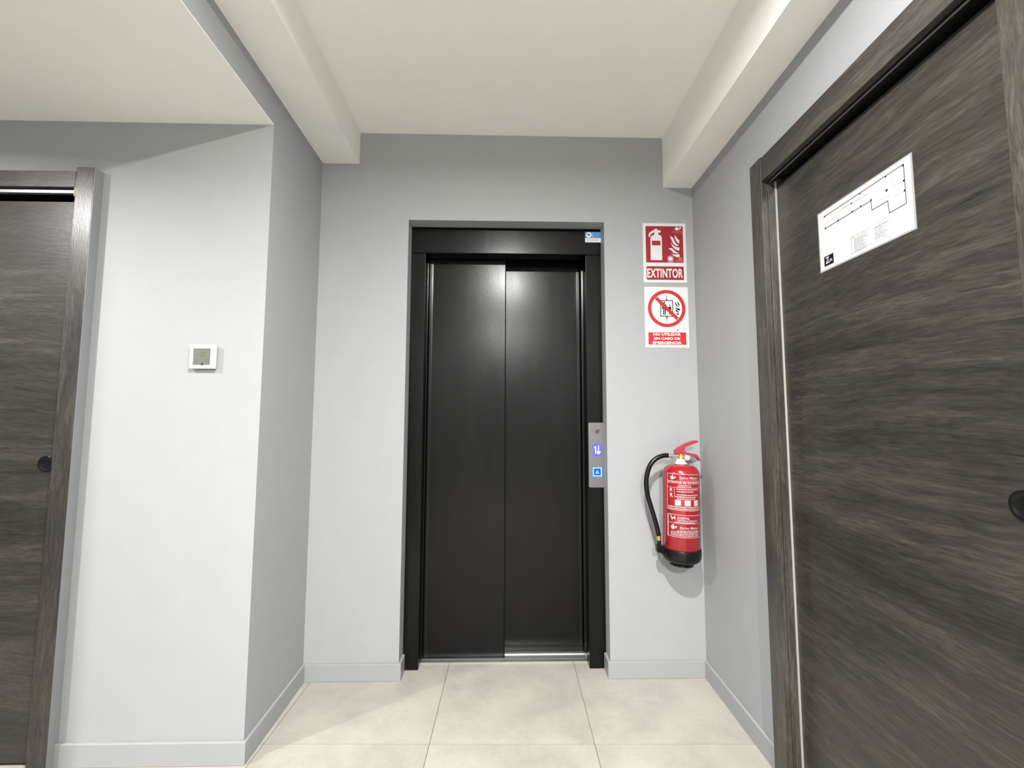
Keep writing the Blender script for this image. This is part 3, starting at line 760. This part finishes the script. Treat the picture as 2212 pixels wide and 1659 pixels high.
# printed label wrapped round the cylinder (x = angle, z = height)
def wrap(n):
    return lambda t, z: ((R + 0.0004 + n * 0.0002) * math.sin(t), -(R + 0.0004 + n * 0.0002) * math.cos(t), z)
T0, T1 = -1.165, 0.835
lab = Print()
Z = lambda zw: zw - 0.552
def hl(t0, t1, z, th): lab.rect(t0, Z(z) - th / 2, t1, Z(z) + th / 2, max(1, int(abs(t1 - t0) / 0.12)))
def vl(t, z0, z1, th): lab.rect(t - th / 2 / R, Z(z0), t + th / 2 / R, Z(z1))
tt = lambda px: -0.388 + math.asin(max(-1, min(1, (px - 1471.2) / 38.2)))
def frame(ztop, zbot):
    hl(T0, T1, ztop, 0.0022); hl(T0, T1, zbot, 0.0022); vl(T0, zbot, ztop, 0.0024); vl(T1, zbot, ztop, 0.0020)
def words(z, px0, px1, th, seed):
    r_ = random.Random(seed); a, b = tt(px0), tt(px1)
    while a < b:
        L_ = 0.06 + r_.random() * 0.14; e_ = min(a + L_, b); hl(a, e_, z, th); a = e_ + 0.022
def logo(px, z, s):
    c = tt(px); N_ = 28
    q = Print()
    q.poly([(c + 0.12 * s / R + 0.86 * s / R * math.cos(2 * PI * i / N_), Z(z) + 0.95 * s * math.sin(2 * PI * i / N_)) for i in range(N_)])
    q.build('label_logo', M_EXTP, ex_, wrap(1))
    arc = [(c + 0.02 * s / R + s / R * math.cos(a_), Z(z) + 1.05 * s * math.sin(a_)) for a_ in [PI * (0.60 + 0.8 * k / 12) for k in range(13)]]
    arc2 = [(c + 0.10 * s / R + 0.92 * s / R * math.cos(a_), Z(z) + 0.98 * s * math.sin(a_)) for a_ in [PI * (1.40 - 0.8 * k / 12) for k in range(13)]]
    lab.poly(arc + arc2)
    lab.poly([(c - 0.2 * s / R, Z(z) + 0.9 * s), (c + 0.1 * s / R, Z(z) + 0.85 * s), (c + 0.9 * s / R, Z(z) + 1.45 * s), (c + 0.3 * s / R, Z(z) + 1.55 * s)])
    lab.poly([(c + 0.95 * s / R, Z(z) - 0.75 * s), (c + 2.1 * s / R, Z(z) + 0.35 * s), (c + 1.75 * s / R, Z(z) + 0.75 * s), (c + 1.25 * s / R, Z(z) + 0.55 * s)])
frame(0.9545, 0.7975)
logo(1453.5, 0.9375, 0.0088)
lab.text('Bareo Mateo', tt(1468.5), Z(0.9345), tt(1502.5), Z(0.9455), 0.012)
lab.text('EXTINTORES', tt(1468.5), Z(0.9275), tt(1502.5), Z(0.9325), 0.0, 1.3)
hl(T0, T1, 0.9235, 0.0012)
lab.text('EXTINTOR DE INCENDIOS', T0 + 0.03, Z(0.9125), T1 - 0.03, Z(0.9225), 0.03)
words(0.9065, 1466, 1490, 0.0032, 1); words(0.9000, 1464, 1491, 0.0030, 2)
hl(T0, T1, 0.8955, 0.0014)
vl(tt(1458), 0.856, 0.8955, 0.0016)
for z, a, b, th, s in ((0.8885, 1462, 1504, 0.0040, 3), (0.8790, 1463, 1496, 0.0040, 4), (0.8645, 1463, 1504, 0.0036, 5), (0.8560, 1459, 1500, 0.0040, 6), (0.8478, 1463, 1499, 0.0036, 7)):
    words(z, a, b, th, s)
def fig(px, z, w_, h_, lean):
    c = tt(px)
    lab.poly([(c + w_ / R * x + lean / R * y, Z(z) + h_ * y) for x, y in ((-0.9, 1.0), (0.2, 1.0), (0.7, 0.3), (0.1, 0.1), (0.9, -1.0), (0.3, -1.0), (-0.2, -0.2), (-0.6, -1.0), (-1.0, -1.0), (-0.6, 0.2))])
fig(1451.5, 0.884, 0.0085, 0.0075, 0.001); fig(1452.0, 0.860, 0.0085, 0.0090, -0.001)
for a, b in ((1459, 1471), (1478, 1490), (1496, 1504)):
    lab.rect(tt(a), Z(0.8170), tt(b), Z(0.8425), 2)
words(0.8115, 1446, 1506, 0.0042, 8); words(0.8035, 1446, 1506, 0.0042, 9)
frame(0.7765, 0.6815)
vl(T0 + 0.045, 0.683, 0.775, 0.0032)
lab.poly([(tt(1449.5), Z(0.7735)), (tt(1459.5), Z(0.7690)), (tt(1460.5), Z(0.7560)), (tt(1456), Z(0.7600)), (tt(1453), Z(0.7520)), (tt(1451), Z(0.7620))])
lab.text('ZARPIAL', tt(1463), Z(0.7595), tt(1488), Z(0.7690), 0.02)
lab.text('DETENCION S.L.', tt(1463), Z(0.7480), tt(1503), Z(0.7570), 0.02)
words(0.7442, 1458, 1498, 0.0034, 10); hl(T0, T1, 0.7405, 0.0014)
logo(1454.5, 0.7215, 0.0092)
lab.text('Bareo Mateo', tt(1469), Z(0.7180), tt(1503), Z(0.7280), 0.012)
lab.text('EXTINTORES', tt(1469), Z(0.7110), tt(1503), Z(0.7158), 0.0, 1.3)
for z, a, s in ((0.7075, 1463, 11), (0.7018, 1451, 12), (0.6952, 1450, 13), (0.6885, 1450, 14)): words(z, a, 1504, 0.0032, s)
lab.build('label_print', M_EXTP, ex_, wrap(0), 'white printed instructions')
pk = Print().ring(0.0, 0.0, 0.0024, 0.0032, 16)
ob = pk.build('label_mark', M_PINK, ex_, lambda x, z: wrap(1)(tt(1484) + x / R, Z(0.8290) + z))

# ------------------------------------------------------------------ downlight fittings over the lamps
for i, (lx, ly, lz, lw, ld) in enumerate(LAMPS):
    lab_ = ['round white ceiling downlight just in front of the lift landing', 'round white downlight in the low ceiling by the left wooden door',
            'round white ceiling downlight far back in the corridor', 'round white downlight at the far end of the side passage'][i]
    f = thing('downlight', lab_, 'downlight', (lx, ly, lz), group='ceiling downlights')
    bm = bmesh.new(); r0 = ld / 2 + 0.006
    lathe(bm, [(r0, 0.0), (r0, -0.014), (r0 + 0.003, -0.016), (r0 + 0.020, -0.006), (r0 + 0.022, 0.0)], 48)
    link('trim_ring', bm, M_WHITE, f, smooth=True)
    bm = bmesh.new(); lathe(bm, [(r0 - 0.001, -0.003), (r0 - 0.001, -0.008), (0, -0.008)], 48)
    link('diffuser', bm, M_GLOW, f)
